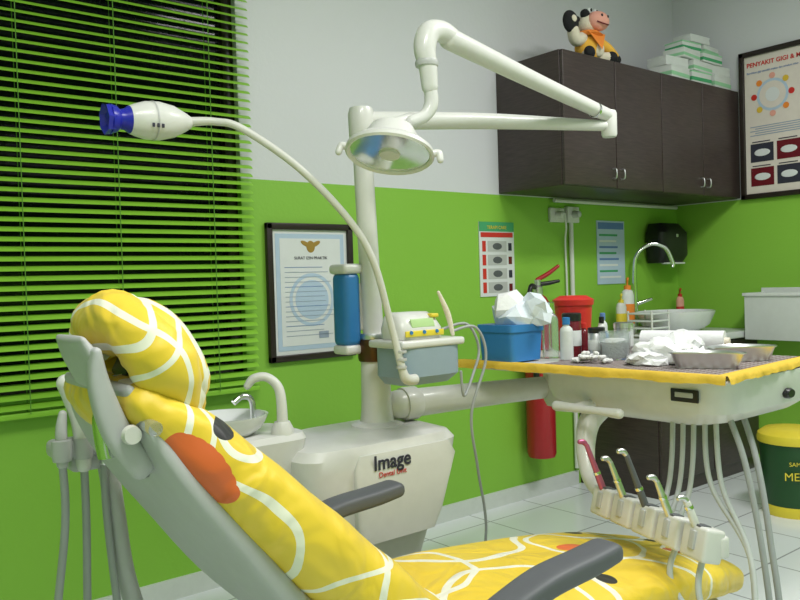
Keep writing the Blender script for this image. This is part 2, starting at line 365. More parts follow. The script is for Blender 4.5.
pad('headrest_bracket_top',[(.378,1.27,1.125,.018,.13),(.39,1.27,1.10,.025,.15),(.405,1.27,1.06,.018,.14)],SHELL,CH,p=3)
cyl('headrest_knob',(.452,1.185,1.0),(.452,1.135,.995),.011,GLASSY,CH)
lathe('hinge_disc',(.430,1.18,.985),[(0,0),(.013,0),(.015,.004),(.013,.014),(0,.014)],IVORY,CH,d=(0,-1,0))
# ------------------------------------------------------------ dental unit (post, base, cuspidor)
U=group('dental_unit',(1.5,2.05,0))
stack('base_body',[(1.30,1.62,1.92,2.18,0),(1.30,1.62,1.92,2.18,.30),(1.22,1.65,1.89,2.2,.42),(1.20,1.67,1.875,2.21,.47),(1.17,1.75,1.865,2.22,.66),(1.17,1.76,1.865,2.22,.70),(1.19,1.74,1.88,2.21,.725),(1.30,1.68,1.94,2.16,.745)],WHITEP,U)
stack('base_front_panel',[(1.34,1.62,1.855,1.9,.44),(1.325,1.65,1.85,1.9,.50),(1.32,1.71,1.85,1.9,.66),(1.34,1.69,1.86,1.9,.70)],IVORY,U,p=9)
text('base_label','Image',(1.45,1.848,.655),(90,0,0),.060,INK,U,off=.0012)
text('base_label_small','Dental Unit',(1.45,1.848,.632),(90,0,0),.022,REDP,U)
stack('cuspidor_body',[(1.06,1.2,2.0,2.18,.5),(.99,1.22,1.96,2.2,.68),(.98,1.24,1.95,2.22,.76),(1.0,1.24,1.97,2.2,.775)],WHITEP,U)
lathe('cuspidor_bowl',(1.045,2.10,.755),[(.04,0),(.05,.005),(.10,.04),(.118,.07),(.12,.078),(.112,.078),(.09,.045),(.04,.015),(0,.012)],CERAM,U,cap=False)
tube('cup_filler_tap',[(1.17,2.0,.76),(1.17,2.0,.86),(1.165,2.01,.91),(1.14,2.03,.938),(1.11,2.05,.935),(1.095,2.06,.915)],[.017,.015,.014,.013,.013,.011],WHITEP,U,rnd=True)
lathe('tap_base',(1.17,2.0,.77),[(.033,0),(.032,.02),(.022,.04),(0,.04)],WHITEP,U)
tube('bowl_rinse_tap',[(1.13,2.10,.77),(1.13,2.10,.86),(1.10,2.10,.88),(1.07,2.10,.865)],.009,CHROME,U)
tube('post_lower',[(1.55,2.05,.73),(1.55,2.05,.80),(1.548,2.05,.965)],[.06,.05,.045],WHITEP,U,n=28)
cyl('post_upper',(1.548,2.05,.96),(1.523,2.05,1.655),.034,WHITEP,U,r1=.031,n=28)
lathe('post_foot_flange',(1.55,2.05,.735),[(.085,0),(.085,.012),(.06,.022),(0,.022)],WHITEP,U)
lathe('post_clamp',(1.547,2.05,.95),[(.05,0),(.053,.01),(.053,.06),(.05,.07),(0,.07)],BRONZE,U)
lathe('post_collar',(1.546,2.05,1.02),[(.046,0),(.048,.008),(.045,.018),(0,.018)],STEEL,U)
b2('cup_dispenser_body',1.44,1.505,2.05,2.13,1.0,1.235,BLUE,U,bev=.02)
b2('cup_dispenser_top',1.435,1.51,2.045,2.135,1.23,1.262,WHITEP,U,bev=.012)
b2('cup_dispenser_clip',1.49,1.525,2.06,2.1,1.05,1.2,WHITEP,U)
b2('cup_dispenser_foot',1.44,1.505,2.05,2.13,.975,1.005,WHITEP,U,bev=.01)
# operating light
OL=group('operating_light',(1.52,2.05,1.66))
lathe('post_cap',(1.523,2.05,1.655),[(.036,0),(.04,.01),(.042,.08),(.036,.10),(0,.105)],WHITEP,OL)
tube('light_arm_lower',[(1.525,2.05,1.715),(1.95,1.92,1.735),(2.43,1.79,1.745)],[.030,.027,.019],WHITEP,OL,n=22,rnd=True)
lathe('light_arm_pivot',(2.45,1.785,1.705),[(0,0),(.024,0),(.028,.01),(.028,.085),(.024,.095),(0,.095)],WHITEP,OL)
tube('light_arm_upper',[(2.45,1.785,1.782),(2.0,1.735,1.835),(1.565,1.675,1.885)],[.024,.027,.031],WHITEP,OL,n=22,rnd=True)
lathe('arm_joint_ring',(2.36,1.775,1.79),[(.027,0),(.028,.004),(.027,.01)],CHROME,OL,d=(-1,-.1,.12),cap=False)
tube('light_elbow',[(1.58,1.678,1.885),(1.53,1.67,1.898),(1.482,1.668,1.885),(1.462,1.665,1.84),(1.467,1.66,1.79),(1.472,1.66,1.735)],[.030,.030,.032,.031,.026,.023],WHITEP,OL,n=22,rnd=True)
lathe('elbow_ring',(1.466,1.663,1.79),[(.031,0),(.033,.008),(.031,.016),(0,.016)],GREYW,OL)
tube('light_yoke',[(1.473,1.66,1.74),(1.476,1.66,1.69),(1.455,1.665,1.655),(1.41,1.67,1.635)],[.018,.020,.018,.016],WHITEP,OL,rnd=True)
LC=Vector((1.345,1.685,1.553)); n_=Vector((-.28,-.16,-.92)).normalized()
K_=.90
def pr(l_): return [(a*K_,b_*K_) for a,b_ in l_]
lathe('light_head_rim',LC,pr([(.085,-.03),(.115,-.015),(.132,.0),(.134,.012),(.128,.018),(.12,.012),(.118,.0)]),WHITEP,OL,d=n_,cap=False)
lathe('light_reflector',LC,pr([(.119,.006),(.10,-.012),(.07,-.024),(.03,-.03),(0,-.03)]),STEEL,OL,d=n_,cap=False,n=18)
for k in range(12):
    a=k*math.pi/6; q=n_.to_track_quat('Z','Y').to_matrix(); e=q@Vector((math.cos(a),math.sin(a),0))
    cyl('reflector_rib',LC+e*.03-n_*.022,LC+e*.10+n_*.002,.002,IVORY,OL,n=6)
lathe('light_glass',LC,pr([(.119,.008),(.06,.010),(0,.011)]),GLASSY,OL,d=n_,cap=False)
lathe('light_bulb_shield',LC,pr([(0,.02),(.03,.018),(.034,.008),(.03,-.02),(0,-.02)]),IVORY,OL,d=n_)
lathe('light_back_housing',LC,pr([(.088,-.028),(.08,-.05),(.065,-.075),(.03,-.085),(0,-.086)]),WHITEP,OL,d=n_,cap=False)
for s in (-1,1):
    dirv=Vector((.777,-.629,0)); dirv=(dirv-n_*dirv.dot(n_)).normalized()
    a=LC+dirv*s*.113; tube('light_handle',[a,a+dirv*s*.018-n_*.004,a+dirv*s*.024+n_*.016],[.010,.010,.009],WHITEP,OL,rnd=True)
rbox('light_bracket',LC-n_*.08+Vector((.035,0,.005)),(.09,.04,.045),WHITEP,OL,.014,(0,-20,0))
# ------------------------------------------------------------ whitening lamp
G=group('whitening_lamp',(1.42,1.76,.93))
tube('gooseneck',[(1.475,1.765,.918),(1.435,1.755,.925),(1.418,1.755,.965),(1.391,1.766,1.093),(1.333,1.757,1.257),(1.262,1.768,1.372),(1.135,1.808,1.508),(1.004,1.866,1.608),(.945,1.905,1.628),(.885,1.935,1.626)],[.016,.015,.0115,.010,.010,.010,.010,.010,.010,.0125],IVORY,G,n=16)
for i in range(3): lathe('gooseneck_joint',(1.419,1.755,.955+i*.022),[(.015,0),(.016,.004),(.015,.008)],GREYW,G,cap=False,n=20)
hd=Vector((-.99,.02,-.05)).normalized(); HB=Vector((.893,1.935,1.625))
lathe('lamp_head',HB,[(.0,-.005),(.014,0),(.024,.016),(.040,.048),(.048,.085),(.047,.12),(.040,.145),(.034,.16),(0,.162)],WHITEP,G,d=hd)
lathe('lamp_nozzle',HB+hd*.152,[(.035,0),(.033,.010),(.026,.02),(.024,.032),(.032,.04),(.036,.055),(.028,.058),(.02,.052),(0,.05)],DBLUE,G,d=hd)
lathe('nozzle_guard',HB+hd*.19,[(.026,0),(.036,.012),(.038,.03),(.030,.022),(.022,.01)],DBLUE,G,d=hd,n=7,cap=False)
lathe('head_seam',HB+hd*.10,[(.0488,0),(.0492,.002),(.0488,.004)],GREYW,G,d=hd,cap=False)
for i in range(3): rbox('head_button',(.775+i*.012,1.888,1.60),(.006,.004,.010),INK,G,.001)
# ------------------------------------------------------------ scaler device
S=group('ultrasonic_scaler',(1.55,1.87,.93))
tube('device_table_arm',[(1.555,2.0,.945),(1.565,1.95,.945),(1.565,1.9,.94)],.018,WHITEP,S)
SX=-.05
stack('device_table',[(1.52+SX,1.70+SX,1.80,1.92,.895),(1.50+SX,1.73+SX,1.78,1.93,.92),(1.50+SX,1.73+SX,1.78,1.93,1.005)],BGREY,S)
b2('device_table_top',1.49+SX,1.74+SX,1.775,1.94,1.005,1.028,WHITEP,S,bev=.008)
loft('body',[((1.6+SX,1.865,1.029),(.085,0,0),(0,.06,0)),((1.6+SX,1.865,1.06),(.088,0,0),(0,.062,0)),((1.6+SX,1.875,1.095),(.075,0,0),(0,.048,0)),((1.6+SX,1.88,1.108),(.06,0,0),(0,.035,0))],WHITEP,S,p=4)
rbox('front_screen',(1.60+SX,1.812,1.076),(.09,.006,.028),SCREEN,S,.003,(-18,0,0))
rbox('yellow_band',(1.60+SX,1.802,1.046),(.15,.006,.018),YEL,S,.003)
rbox('body_side_yellow',(1.655+SX,1.84,1.096),(.03,.05,.012),YEL,S,.004)
for i in range(3): lathe('knob',(1.545+SX+i*.05,1.800,1.05),[(.006,0),(.005,.005),(0,.005)],BLUE,S,d=(0,-1,0),n=16)
tube('handpiece',[(1.72+SX,1.81,1.035),(1.705+SX,1.815,1.10),(1.675+SX,1.82,1.165)],[.006,.009,.005],CREAM,S,rnd=True)
tube('cable',[(1.70+SX,1.84,1.05),(1.76,1.84,1.06),(1.80,1.83,.98),(1.76,1.82,.90),(1.71,1.81,.84),(1.69,1.80,.92)],.0045,HOSE,S,n=8)
tube('cable_b',[(1.72+SX,1.81,1.045),(1.76,1.80,1.05),(1.80,1.80,.95),(1.74,1.81,.78),(1.78,1.83,.60),(1.83,1.85,.40),(1.82,1.87,.2),(1.82,1.87,.01)],.0045,HOSE,S,n=8)
# ------------------------------------------------------------ assistant holder
A=group('assistant_instrument_holder',(.52,1.64,.88))
rbox('holder_bar',(.51,1.63,.895),(.15,.06,.035),GREYW,A,.012)
rbox('holder_body',(.52,1.64,.87),(.10,.06,.05),GREYW,A,.014)
for i,x in enumerate((.452,.492,.532,.568)):
    lathe('holder_socket',(x,1.605,.875),[(.017,0),(.019,.01),(.019,.04),(.012,.042)],GREYW,A,cap=False,n=18)
tube('saliva_ejector',[(.452,1.605,.87),(.452,1.605,.93),(.456,1.605,.965)],[.011,.011,.008],GREYW,A,rnd=True)
tube('suction_handpiece',[(.492,1.605,.86),(.49,1.605,.94),(.48,1.605,.99),(.462,1.60,1.025)],[.014,.018,.021,.017],WHITEP,A,rnd=True)
tube('three_way_syringe',[(.532,1.605,.86),(.532,1.605,.94),(.52,1.605,.985),(.49,1.60,1.0)],[.009,.009,.006,.004],STEEL,A,rnd=True)
tube('support_arm',[(.545,1.63,.87),(.555,1.62,.75),(.575,1.62,.60),(.65,1.68,.42),(.80,1.83,.33),(1.0,1.95,.33),(1.19,2.02,.33)],[.021,.019,.019,.019,.020,.022,.022],GREYW,A)
for i,x in enumerate((.452,.492,.532)):
    tube('hose',[(x,1.605,.87),(x,1.603,.75),(x-.03+.025*i,1.60,.5),(x-.01+.04*i,1.66,.2),(.75+.04*i,1.80,.08),(1.0,1.9+.02*i,.06),(1.18,2.0,.06+.03*i)],.0075,HOSE,A,n=10)
# ------------------------------------------------------------ delivery console
D=group('instrument_delivery_console',(2.25,1.5,.78))
tube('delivery_arm',[(1.625,2.035,.80),(2.0,1.985,.80),(2.27,1.93,.80)],[.048,.043,.039],WHITEP,D,n=24,rnd=True)
lathe('delivery_pivot',(2.27,1.90,.735),[(.0,0),(.045,.0),(.055,.02),(.055,.13),(.05,.165),(0,.165)],WHITEP,D)
lathe('arm_sleeve',(1.64,2.033,.80),[(.053,0),(.055,.01),(.055,.05),(.049,.06),(0,.06)],WHITEP,D,d=(1,-.1,0))
stack('console_body',[(2.12,2.48,1.25,1.66,.755),(2.06,2.56,1.17,1.72,.775),(2.01,2.60,1.12,1.76,.81),(1.995,2.61,1.11,1.77,.85),(1.995,2.61,1.11,1.77,.905)],WHITEP,D,p=7)
poly=[(1.965,1.085),(1.875,2.01),(2.52,2.07),(2.63,1.14)]
prism('tray_plate',poly,.9,.922,WHITEP,D,bev=.008)
prism('lattice_mat',[(2.01,1.13),(1.96,1.70),(2.49,1.76),(2.59,1.18)],.921,.925,BROWNM,D,bev=.001)
def edgecloth(name,a,b,zt,h):
    vs=[];fs=[];N=80; a=Vector(a);b=Vector(b); d=(b-a); nrm=Vector((d.y,-d.x)).normalized()
    for i in range(N+1):
        t=i/N; p=a+d*t; w=math.sin(i*.9)*.001+math.sin(i*.37+1)*.0015; hh=h*(1+.10*math.sin(i*.31)+.04*math.sin(i*1.3))
        vs+=[(p.x-nrm.x*.035,p.y-nrm.y*.035,zt+.001),(p.x+nrm.x*.004,p.y+nrm.y*.004,zt+.003),(p.x+nrm.x*(.008+w),p.y+nrm.y*(.008+w),zt-hh*.5),(p.x+nrm.x*(.009+w*2),p.y+nrm.y*(.009+w*2),zt-hh)]
    for i in range(N):
        for j in range(3): k=i*4+j; fs.append((k,k+1,k+5,k+4))
    mk(name,vs,fs,YCLOTH,D,ang=180)
edgecloth('cloth_edge_front',(1.875,2.01),(1.965,1.085),.926,.022)
edgecloth('cloth_edge_near',(1.965,1.085),(2.63,1.14),.926,.018)
rbox('display_panel',(1.994,1.225,.862),(.006,.085,.036),BLACK,D,.004)
rbox('display_window',(1.990,1.225,.864),(.004,.055,.014),GREYW,D,.002)
lathe('side_button',(2.35,1.112,.84),[(.026,0),(.026,.01),(.02,.016),(0,.016)],BLACK,D,d=(0,-1,0),sc=(1,.6))
tube('pull_handle',[(1.935,1.63,.80),(1.935,1.5,.80),(1.935,1.40,.80)],[.016,.012,.015],WHITEP,D,rnd=True)
tube('handle_stem',[(1.94,1.56,.80),(2.02,1.56,.805),(2.08,1.56,.82)],.014,WHITEP,D)
tube('holder_support',[(2.10,1.58,.78),(2.02,1.575,.74),(1.97,1.55,.66),(1.93,1.50,.59),(1.87,1.40,.565)],[.033,.034,.028,.024,.02],WHITEP,D,n=18,rnd=True)
f_=Vector((1.87,1.43,.56)); nr=Vector((1.715,.98,.56)); ax=(nr-f_).normalized(); side=Vector((ax.y,-ax.x,0))
if side.x>0: side=-side
ang=math.degrees(math.atan2(ax.x,-ax.y))
rbox('holder_spine',(f_+nr)/2-side*.03+Vector((0,0,-.005)),(.03,.47,.055),WHITEP,D,.01,(0,0,ang))
cols=[PINKP,STEEL,DGREY,STEEL,WHITEP]
for i in range(5):
    c=f_+(nr-f_)*((i+.5)/5)
    rbox('holder_block',c,(.058,.083,.08),WHITEP,D,.008,(0,14,ang))
    rbox('holder_slot',c+Vector((0,0,.041)),(.035,.028,.006),DGREY,D,.002,(0,14,ang))
    rbox('holder_front_slot',c+side*.028+Vector((0,0,.012)),(.010,.020,.045),GREYW,D,.003,(0,14,ang))
    tilt=side*.30+Vector((0,0,1))-ax*.16; tilt.normalize()
    b0=c+Vector((0,0,.0)); L=(.17,.14,.18,.13,.10)[i]
    tube('handpiece',[b0,b0+tilt*.06,b0+tilt*.1,b0+tilt*L],[.0085,.010,.0085,.007],cols[i],D,n=14,rnd=True)
    tp=b0+tilt*L
    tube('handpiece_head',[tp,tp+tilt*.012+side*.006,tp+tilt*.014+side*.018],[.006,.008,.007],STEEL if i else PINKP,D,n=12,rnd=True)
    lathe('handpiece_ring',b0+tilt*.085,[(.0103,0),(.0107,.004),(.0103,.008)],CHROME,D,d=tilt,cap=False,n=16)
    hb=c+Vector((0,0,-.038)); ty=1.20+.034*(4-i)
    if i<3: pts=[hb-side*.03,hb-side*.06+Vector((.03,0,-.01)),(2.02,max(c.y-.06,ty),.50),(2.09,ty+.01,.56),(2.10,ty,.66),(2.11,ty,.79)]
    else: pts=[hb,(c.x-.03,c.y-.01,.43),(c.x-.03,1.0-.02*i,.26),(c.x+.06,.99,.12),(1.97,1.03,.2),(2.08,1.09,.42),(2.10,ty-.02,.60),(2.11,ty,.79)]
    tube('handpiece_hose',pts,.0075,HOSEW,D,n=10)
tube('supply_hose',[(2.13,1.17,.79),(2.13,1.13,.68),(2.125,1.09,.5),(2.12,1.06,.3),(2.12,1.05,.14),(2.2,1.2,.02),(2.25,1.6,.02),(2.2,1.85,.015)],.0085,HOSE,D,n=10)
tube('supply_hose_outer',[(2.26,1.2,.78),(2.22,1.14,.66),(2.19,1.09,.45),(2.17,1.06,.2),(2.25,1.2,.04),(2.30,1.6,.02),(2.25,1.85,.015)],.009,HOSE,D,n=10)
# ------------------------------------------------------------ things on the console
zt=.926
def bottle(name,x,y,r,h,m,capm,z=zt,neck=.45):
    g=group(name,(x,y,z)); lathe('body',(x,y,z),[(0,0),(r,0),(r,h*.65),(r*.9,h*.73),(r*neck,h*.8),(r*neck,h*.84)],m,g,n=24)
    lathe('cap',(x,y,z+h*.83),[(0,0),(r*(neck+.12),0),(r*(neck+.12),h*.16),(r*neck,h*.17),(0,h*.17)],capm,g,n=24); return g
def jar(name,x,y,r,h,m,capm,z=zt):
    g=group(name,(x,y,z)); lathe('body',(x,y,z),[(0,0),(r*.95,0),(r,.005),(r,h*.8),(r*.9,h*.84)],m,g,n=28)
    lathe('label',(x,y,z+h*.25),[(r*1.005,0),(r*1.01,.002),(r*1.01,h*.35),(r*1.005,h*.352)],CARD,g,n=28,cap=False)
    lathe('lid',(x,y,z+h*.82),[(0,0),(r*1.03,0),(r*1.03,h*.16),(r*.9,h*.18),(0,h*.18)],capm,g,n=28); return g
g=group('tissue_box',(1.985,1.865,zt))
loft('tub',[((1.985,1.865,zt+.001),(.074,0,0),(0,.072,0)),((1.985,1.865,zt+.10),(.08,0,0),(0,.077,0))],BLUE,g,p=12,n=64,ang=30)
loft('rim',[((1.985,1.865,zt+.098),(.084,0,0),(0,.081,0)),((1.985,1.865,zt+.122),(.084,0,0),(0,.081,0))],BLUE,g,p=12,n=64,ang=30)
crumple('tissue',(2.005,1.85,zt+.145),(.062,.06,.05),TISSUE,g,.7,2,flat=-.025,sub=2,jit=.16)
crumple('tissue_tip',(1.985,1.865,zt+.178),(.055,.035,.042),CLOTHW,g,.8,5,sub=2,jit=.22)
crumple('tissue_fold',(2.03,1.80,zt+.165),(.03,.05,.045),TISSUE,g,.8,15,sub=2,jit=.22)
bottle('glass_bottle',2.125,1.81,.028,.19,GLASSY,CHROME)
bottle('glass_bottle',2.10,1.72,.022,.14,CARD,BLUE)
jar('dark_jar',2.19,1.77,.032,.15,DRED,BLACK)
g=group('sharps_container',(2.40,1.93,zt)); lathe('body',(2.40,1.93,zt),[(0,0),(.058,0),(.07,.17),(0,.17)],REDP,g); lathe('lid',(2.40,1.93,zt+.168),[(.075,0),(.077,.02),(.05,.035),(.03,.035),(.02,.02),(0,.02)],REDP,g,cap=False)
jar('steel_canister',2.22,1.69,.028,.10,STEEL,BLACK)
bottle('dropper_bottle',2.33,1.75,.016,.13,WHITEP,BLACK)
bottle('dropper_bottle',2.28,1.79,.018,.11,DRED,REDP)
bottle('dropper_bottle',2.39,1.79,.017,.14,CARD,INKB)
bottle('dropper_bottle',2.29,1.71,.015,.10,BLUE,CARD)
g=group('cotton_pellet_glass',(2.20,1.60,zt)); lathe('glass',(2.20,1.60,zt),[(0,0),(.045,0),(.052,.09),(.049,.09),(.043,.006),(0,.006)],GLASSY,g,cap=False); lathe('pellets',(2.20,1.60,zt+.007),[(0,0),(.041,0),(.045,.05),(.03,.06),(0,.058)],COTTON,g)
jar('steel_forceps_jar',2.36,1.68,.033,.11,STEEL,STEEL)
g=group('cotton_roll_pile',(2.06,1.59,zt))
for i in range(34):
    a=random.uniform(0,6.28); r=.062*math.sqrt(random.random()); z_=zt+.008+(.012 if r<.04 else 0)+(.01 if r<.02 else 0)
    p=Vector((2.06+r*math.cos(a)*.7,1.59+r*math.sin(a),z_)); d_=Vector((random.uniform(-1,1),random.uniform(-1,1),0)).normalized()*.011
    tube('cotton_roll',[p-d_,p+d_],.006,COTTON,g,n=8,rnd=True)
g=group('crumpled_white_cloth',(2.20,1.42,zt)); crumple('cloth_fold',(2.20,1.425,zt+.020),(.075,.08,.045),CLOTHW,g,.7,8,flat=-.019,sub=4,jit=.05); crumple('cloth_fold_b',(2.27,1.41,zt+.03),(.06,.06,.05),CLOTHW,g,.7,9,flat=-.029,sub=3); crumple('cloth_fold_c',(2.13,1.425,zt+.012),(.06,.05,.025),CLOTHW,g,.7,19,flat=-.011,sub=3)
g=group('paper_roll',(2.48,1.55,zt)); cyl('roll',(2.44,1.66,zt+.040),(2.53,1.40,zt+.040),.038,CLOTHW,g); cyl('core',(2.535,1.385,zt+.040),(2.44,1.663,zt+.040),.015,CREAM,g)
def kidney(name,x,y,s,rot,z=zt):
    n=48;vs=[];fs=[]
    for sc,zz in ((.0,.002),(.74,.002),(.84,.008),(.98,.042),(1.05,.046),(1.06,.043),(.99,.040),(.84,.0),(0,.0)):
        for k in range(n):
            a=2*math.pi*k/n; px=math.cos(a)*s*1.0; py=math.sin(a)*s*.48
            py+=.28*s*math.cos(math.pi*px/(2*s))-.14*s
            c=Vector((px,py))*sc; c=Matrix.Rotation(R(rot),2)@c
            vs.append((x+c.x,y+c.y,z+zz))
    for i in range(8):
        for k in range(n): fs.append((i*n+k,i*n+(k+1)%n,(i+1)*n+(k+1)%n,(i+1)*n+k))
    return mk(name,vs,fs,STEEL,None,ang=60)
kidney('kidney_dish',2.14,1.240,.10,-60)
kidney('kidney_dish',2.36,1.26,.105,-35)
# ------------------------------------------------------------ wall cabinet
C=group('wall_cabinet',(3.9,2.75,1.61))
cx0,cx1,cy0,cz0,cz1=3.09,XR-.002,2.515,1.65,2.31
b2('carcass',cx0,cx1,cy0+.02,YB-.001,cz0,cz1,WOOD,C,bev=.003)
nd=4; dw=(cx1-cx0)/nd
for i in range(nd):
    b2('cabinet_door',cx0+i*dw+.003,cx0+(i+1)*dw-.003,cy0,cy0+.019,cz0+.003,cz1-.003,WOOD,C,bev=.003)
for i in (0,2): 
    for s in (-1,1): 
        x=cx0+(i+1)*dw+s*.035; tube('handle',[(x,cy0-.001,cz0+.05),(x,cy0-.022,cz0+.055),(x,cy0-.022,cz0+.095),(x,cy0-.001,cz0+.10)],.004,STEEL,C,n=8)
tube('under_cabinet_pipe',[(3.5,2.93,1.63),(4.72,2.93,1.63)],.011,WHITEP,C)
# plush cow
P=group('cow_plush_toy',(3.45,2.62,cz1)); px_,py_=3.43,2.63; z0=cz1
ball('body',(px_+.02,py_,z0+.08),(.088,.062,.078),AMBER,P)
ball('belly',(px_+.04,py_-.045,z0+.07),(.042,.024,.042),CREAM,P)
ball('head',(px_+.015,py_-.01,z0+.205),(.070,.055,.055),CREAM,P)
ball('muzzle',(px_+.035,py_-.050,z0+.212),(.070,.052,.050),PINK,P)
for s in (-1,1):
    ball('nostril',(px_+.035+s*.024,py_-.096,z0+.228),(.007,.005,.008),BLKF,P,n=12)
    ball('eye',(px_+.01+s*.024,py_-.035,z0+.262),(.014,.012,.016),PAPER,P,n=14)
    ball('pupil',(px_+.01+s*.024,py_-.048,z0+.262),(.007,.004,.009),BLKF,P,n=12)
    ball('ear',(px_+.01+s*.09,py_,z0+.215),(.032,.012,.017),BLKF if s<0 else PINK,P,rot=(0,s*15,0))
    tube('leg',[(px_+.02+s*.04,py_-.01,z0+.033),(px_+.03+s*.08,py_-.06,z0+.033)],[.033,.028],CREAM,P,rnd=True)
    ball('hoof',(px_+.03+s*.095,py_-.07,z0+.033),(.036,.024,.032),BLKF,P)
tube('mouth',[(px_-.015,py_-.084,z0+.195),(px_+.035,py_-.104,z0+.182),(px_+.085,py_-.080,z0+.195)],.004,DRED,P,n=8)
ball('eye_patch',(px_-.030,py_-.020,z0+.245),(.028,.024,.026),BLKF,P)
tube('arm_right',[(px_+.06,py_-.01,z0+.13),(px_+.12,py_-.04,z0+.09),(px_+.17,py_-.05,z0+.05)],[.028,.026,.024],AMBER,P,rnd=True)
ball('hand_right',(px_+.18,py_-.05,z0+.035),(.036,.026,.028),BLKF,P)
tube('arm_left',[(px_-.05,py_-.01,z0+.12),(px_-.11,py_-.02,z0+.10),(px_-.145,py_-.03,z0+.14)],[.032,.032,.030],CREAM,P,rnd=True)
ball('hand_left',(px_-.16,py_-.03,z0+.18),(.052,.03,.058),BLKF,P,rot=(0,-25,0)); ball('hand_patch',(px_-.165,py_-.056,z0+.19),(.018,.010,.018),CREAM,P)
lathe('bandana',(px_+.01,py_-.005,z0+.132),[(.06,0),(.078,.008),(.055,.028),(.03,.03)],ORANGE,P,cap=False)
mk('bandana_tip',[(px_-.06,py_-.058,z0+.15),(px_+.085,py_-.058,z0+.15),(px_+.02,py_-.088,z0+.055),(px_,py_-.045,z0+.15)],[(0,1,2),(0,3,2),(1,3,2),(0,1,3)],ORANGE,P,smooth=False)
# boxes on cabinet
B=group('medical_supply_boxes',(4.4,2.66,cz1))
def carton(x,y,z,sx,sy,sz,band,rot=0):
    rbox('carton',(x,y,z+sz/2),(sx,sy,sz-.001),CARD,B,.002,(0,0,rot))
    rbox('carton_band',(x,y,z+sz*.32),(sx+.001,sy+.001,sz*.30),band,B,.0,(0,0,rot))
    rbox('carton_lid',(x,y,z+sz-.006),(sx+.002,sy+.002,.008),LGREEN if band is GREENP else CARD,B,.0,(0,0,rot))
zz=cz1
carton(4.15,2.60,zz,.20,.14,.07,LGREEN,3); carton(4.38,2.60,zz,.20,.14,.07,GREENP,-2); carton(4.61,2.60,zz,.20,.14,.075,LGREEN,2)
carton(4.15,2.61,zz+.07,.20,.13,.055,CARD,-5); carton(4.39,2.60,zz+.07,.21,.14,.06,LGREEN,2); carton(4.61,2.60,zz+.075,.19,.12,.06,CARD,-4)
carton(4.28,2.60,zz+.132,.20,.13,.055,LGREEN,5); carton(4.51,2.60,zz+.137,.21,.13,.06,GREENP,0); carton(4.33,2.62,zz+.19,.18,.12,.055,GREENP,-4); carton(4.54,2.62,zz+.198,.18,.12,.05,LGREEN,4)
carton(4.42,2.62,zz+.25,.19,.12,.045,CARD,-3)
# ------------------------------------------------------------ framed poster right wall
F=group('framed_dental_poster',(XR,2.2,1.6)); py0,py1,pz0,pz1=1.93,2.50,1.64,2.53
for nm,a in (('frame_a',(XR-.03,XR-.001,py0,py0+.03,pz0,pz1)),('frame_b',(XR-.03,XR-.001,py1-.03,py1,pz0,pz1)),('frame_c',(XR-.03,XR-.001,py0,py1,pz0,pz0+.03)),('frame_d',(XR-.03,XR-.001,py0,py1,pz1-.03,pz1))): b2(nm,*a,FRAME,F)
b2('sheet',XR-.012,XR-.002,py0+.02,py1-.02,pz0+.02,pz1-.02,PAPERC,F,bev=0)
text('title','PENYAKIT GIGI & MULUT',(XR-.0135,2.455,2.435),(90,0,-90),.037,REDP,F,'LEFT',off=.0008)
text('subtitle','Bersihkan gigi sesudah makan dan sebelum tidur',(XR-.0135,2.455,2.395),(90,0,-90),.016,INKB,F,'LEFT')
def disc(nm,y,z,r,m,dx=.0): lathe(nm,(XR-.0125-dx,y,z),[(0,0),(r,0),(r,.001),(0,.001)],m,F,d=(-1,0,0))
disc('ring',2.30,2.25,.095,PAPERB); disc('ring_in',2.30,2.25,.08,PAPERC,.001); disc('tooth',2.30,2.25,.042,PAPER,.002)
for k in range(8):
    a=k*math.pi/4; disc('fruit',2.30+.112*math.cos(a),2.25+.112*math.sin(a),.018,[REDP,ORANGE,PINK,YCLOTH][k%4],.001)
for k in range(5): b2('caption_line',XR-.0135,XR-.012,2.0,2.44-.03*(k%2),2.07-.013*k,2.075-.013*k,INKL,F,bev=0)
for i in range(3):
    for j in range(2):
        y=2.44-.16*i; z=1.97-.145*j
        b2('photo',XR-.0135,XR-.012,y-.14,y,z-.11,z,DRED if (i+j)%2 else INK,F,bev=0); ball('teeth',(XR-.0135,y-.07,z-.055),(.001,.05,.022),PAPER,F,n=14)
        b2('caption',XR-.0135,XR-.012,y-.12,y-.01,z+.008,z+.014,INK,F,bev=0)
# certificate
F=group('framed_certificate',(1.9,YB,.87)); x0,x1,a0,a1=1.675,2.115,.875,1.465
for nm,a in (('frame_a',(x0,x0+.028,YB-.025,YB-.001,a0,a1)),('frame_b',(x1-.028,x1,YB-.025,YB-.001,a0,a1)),('frame_c',(x0,x1,YB-.025,YB-.001,a0,a0+.028)),('frame_d',(x0,x1,YB-.025,YB-.001,a1-.028,a1))): b2(nm,*a,FRAME,F)
b2('mount',x0+.02,x1-.02,YB-.01,YB-.002,a0+.02,a1-.02,PAPER,F,bev=0)
b2('guilloche_border',x0+.045,x1-.045,YB-.0115,YB-.01,a0+.045,a1-.045,PAPERB,F,bev=0)
b2('inner',x0+.065,x1-.065,YB-.0125,YB-.011,a0+.065,a1-.065,PAPER,F,bev=0)
xm=(x0+x1)/2
text('heading','SURAT IZIN PRAKTIK',(xm,YB-.0135,a1-.155),(90,0,0),.018,INK,F)
ball('emblem',(xm,YB-.013,a1-.10),(.022,.001,.026),GOLD,F); ball('emblem_wing',(xm-.026,YB-.013,a1-.088),(.026,.001,.010),GOLD,F,rot=(0,25,0)); ball('emblem_wing_b',(xm+.026,YB-.013,a1-.088),(.026,.001,.010),GOLD,F,rot=(0,-25,0))
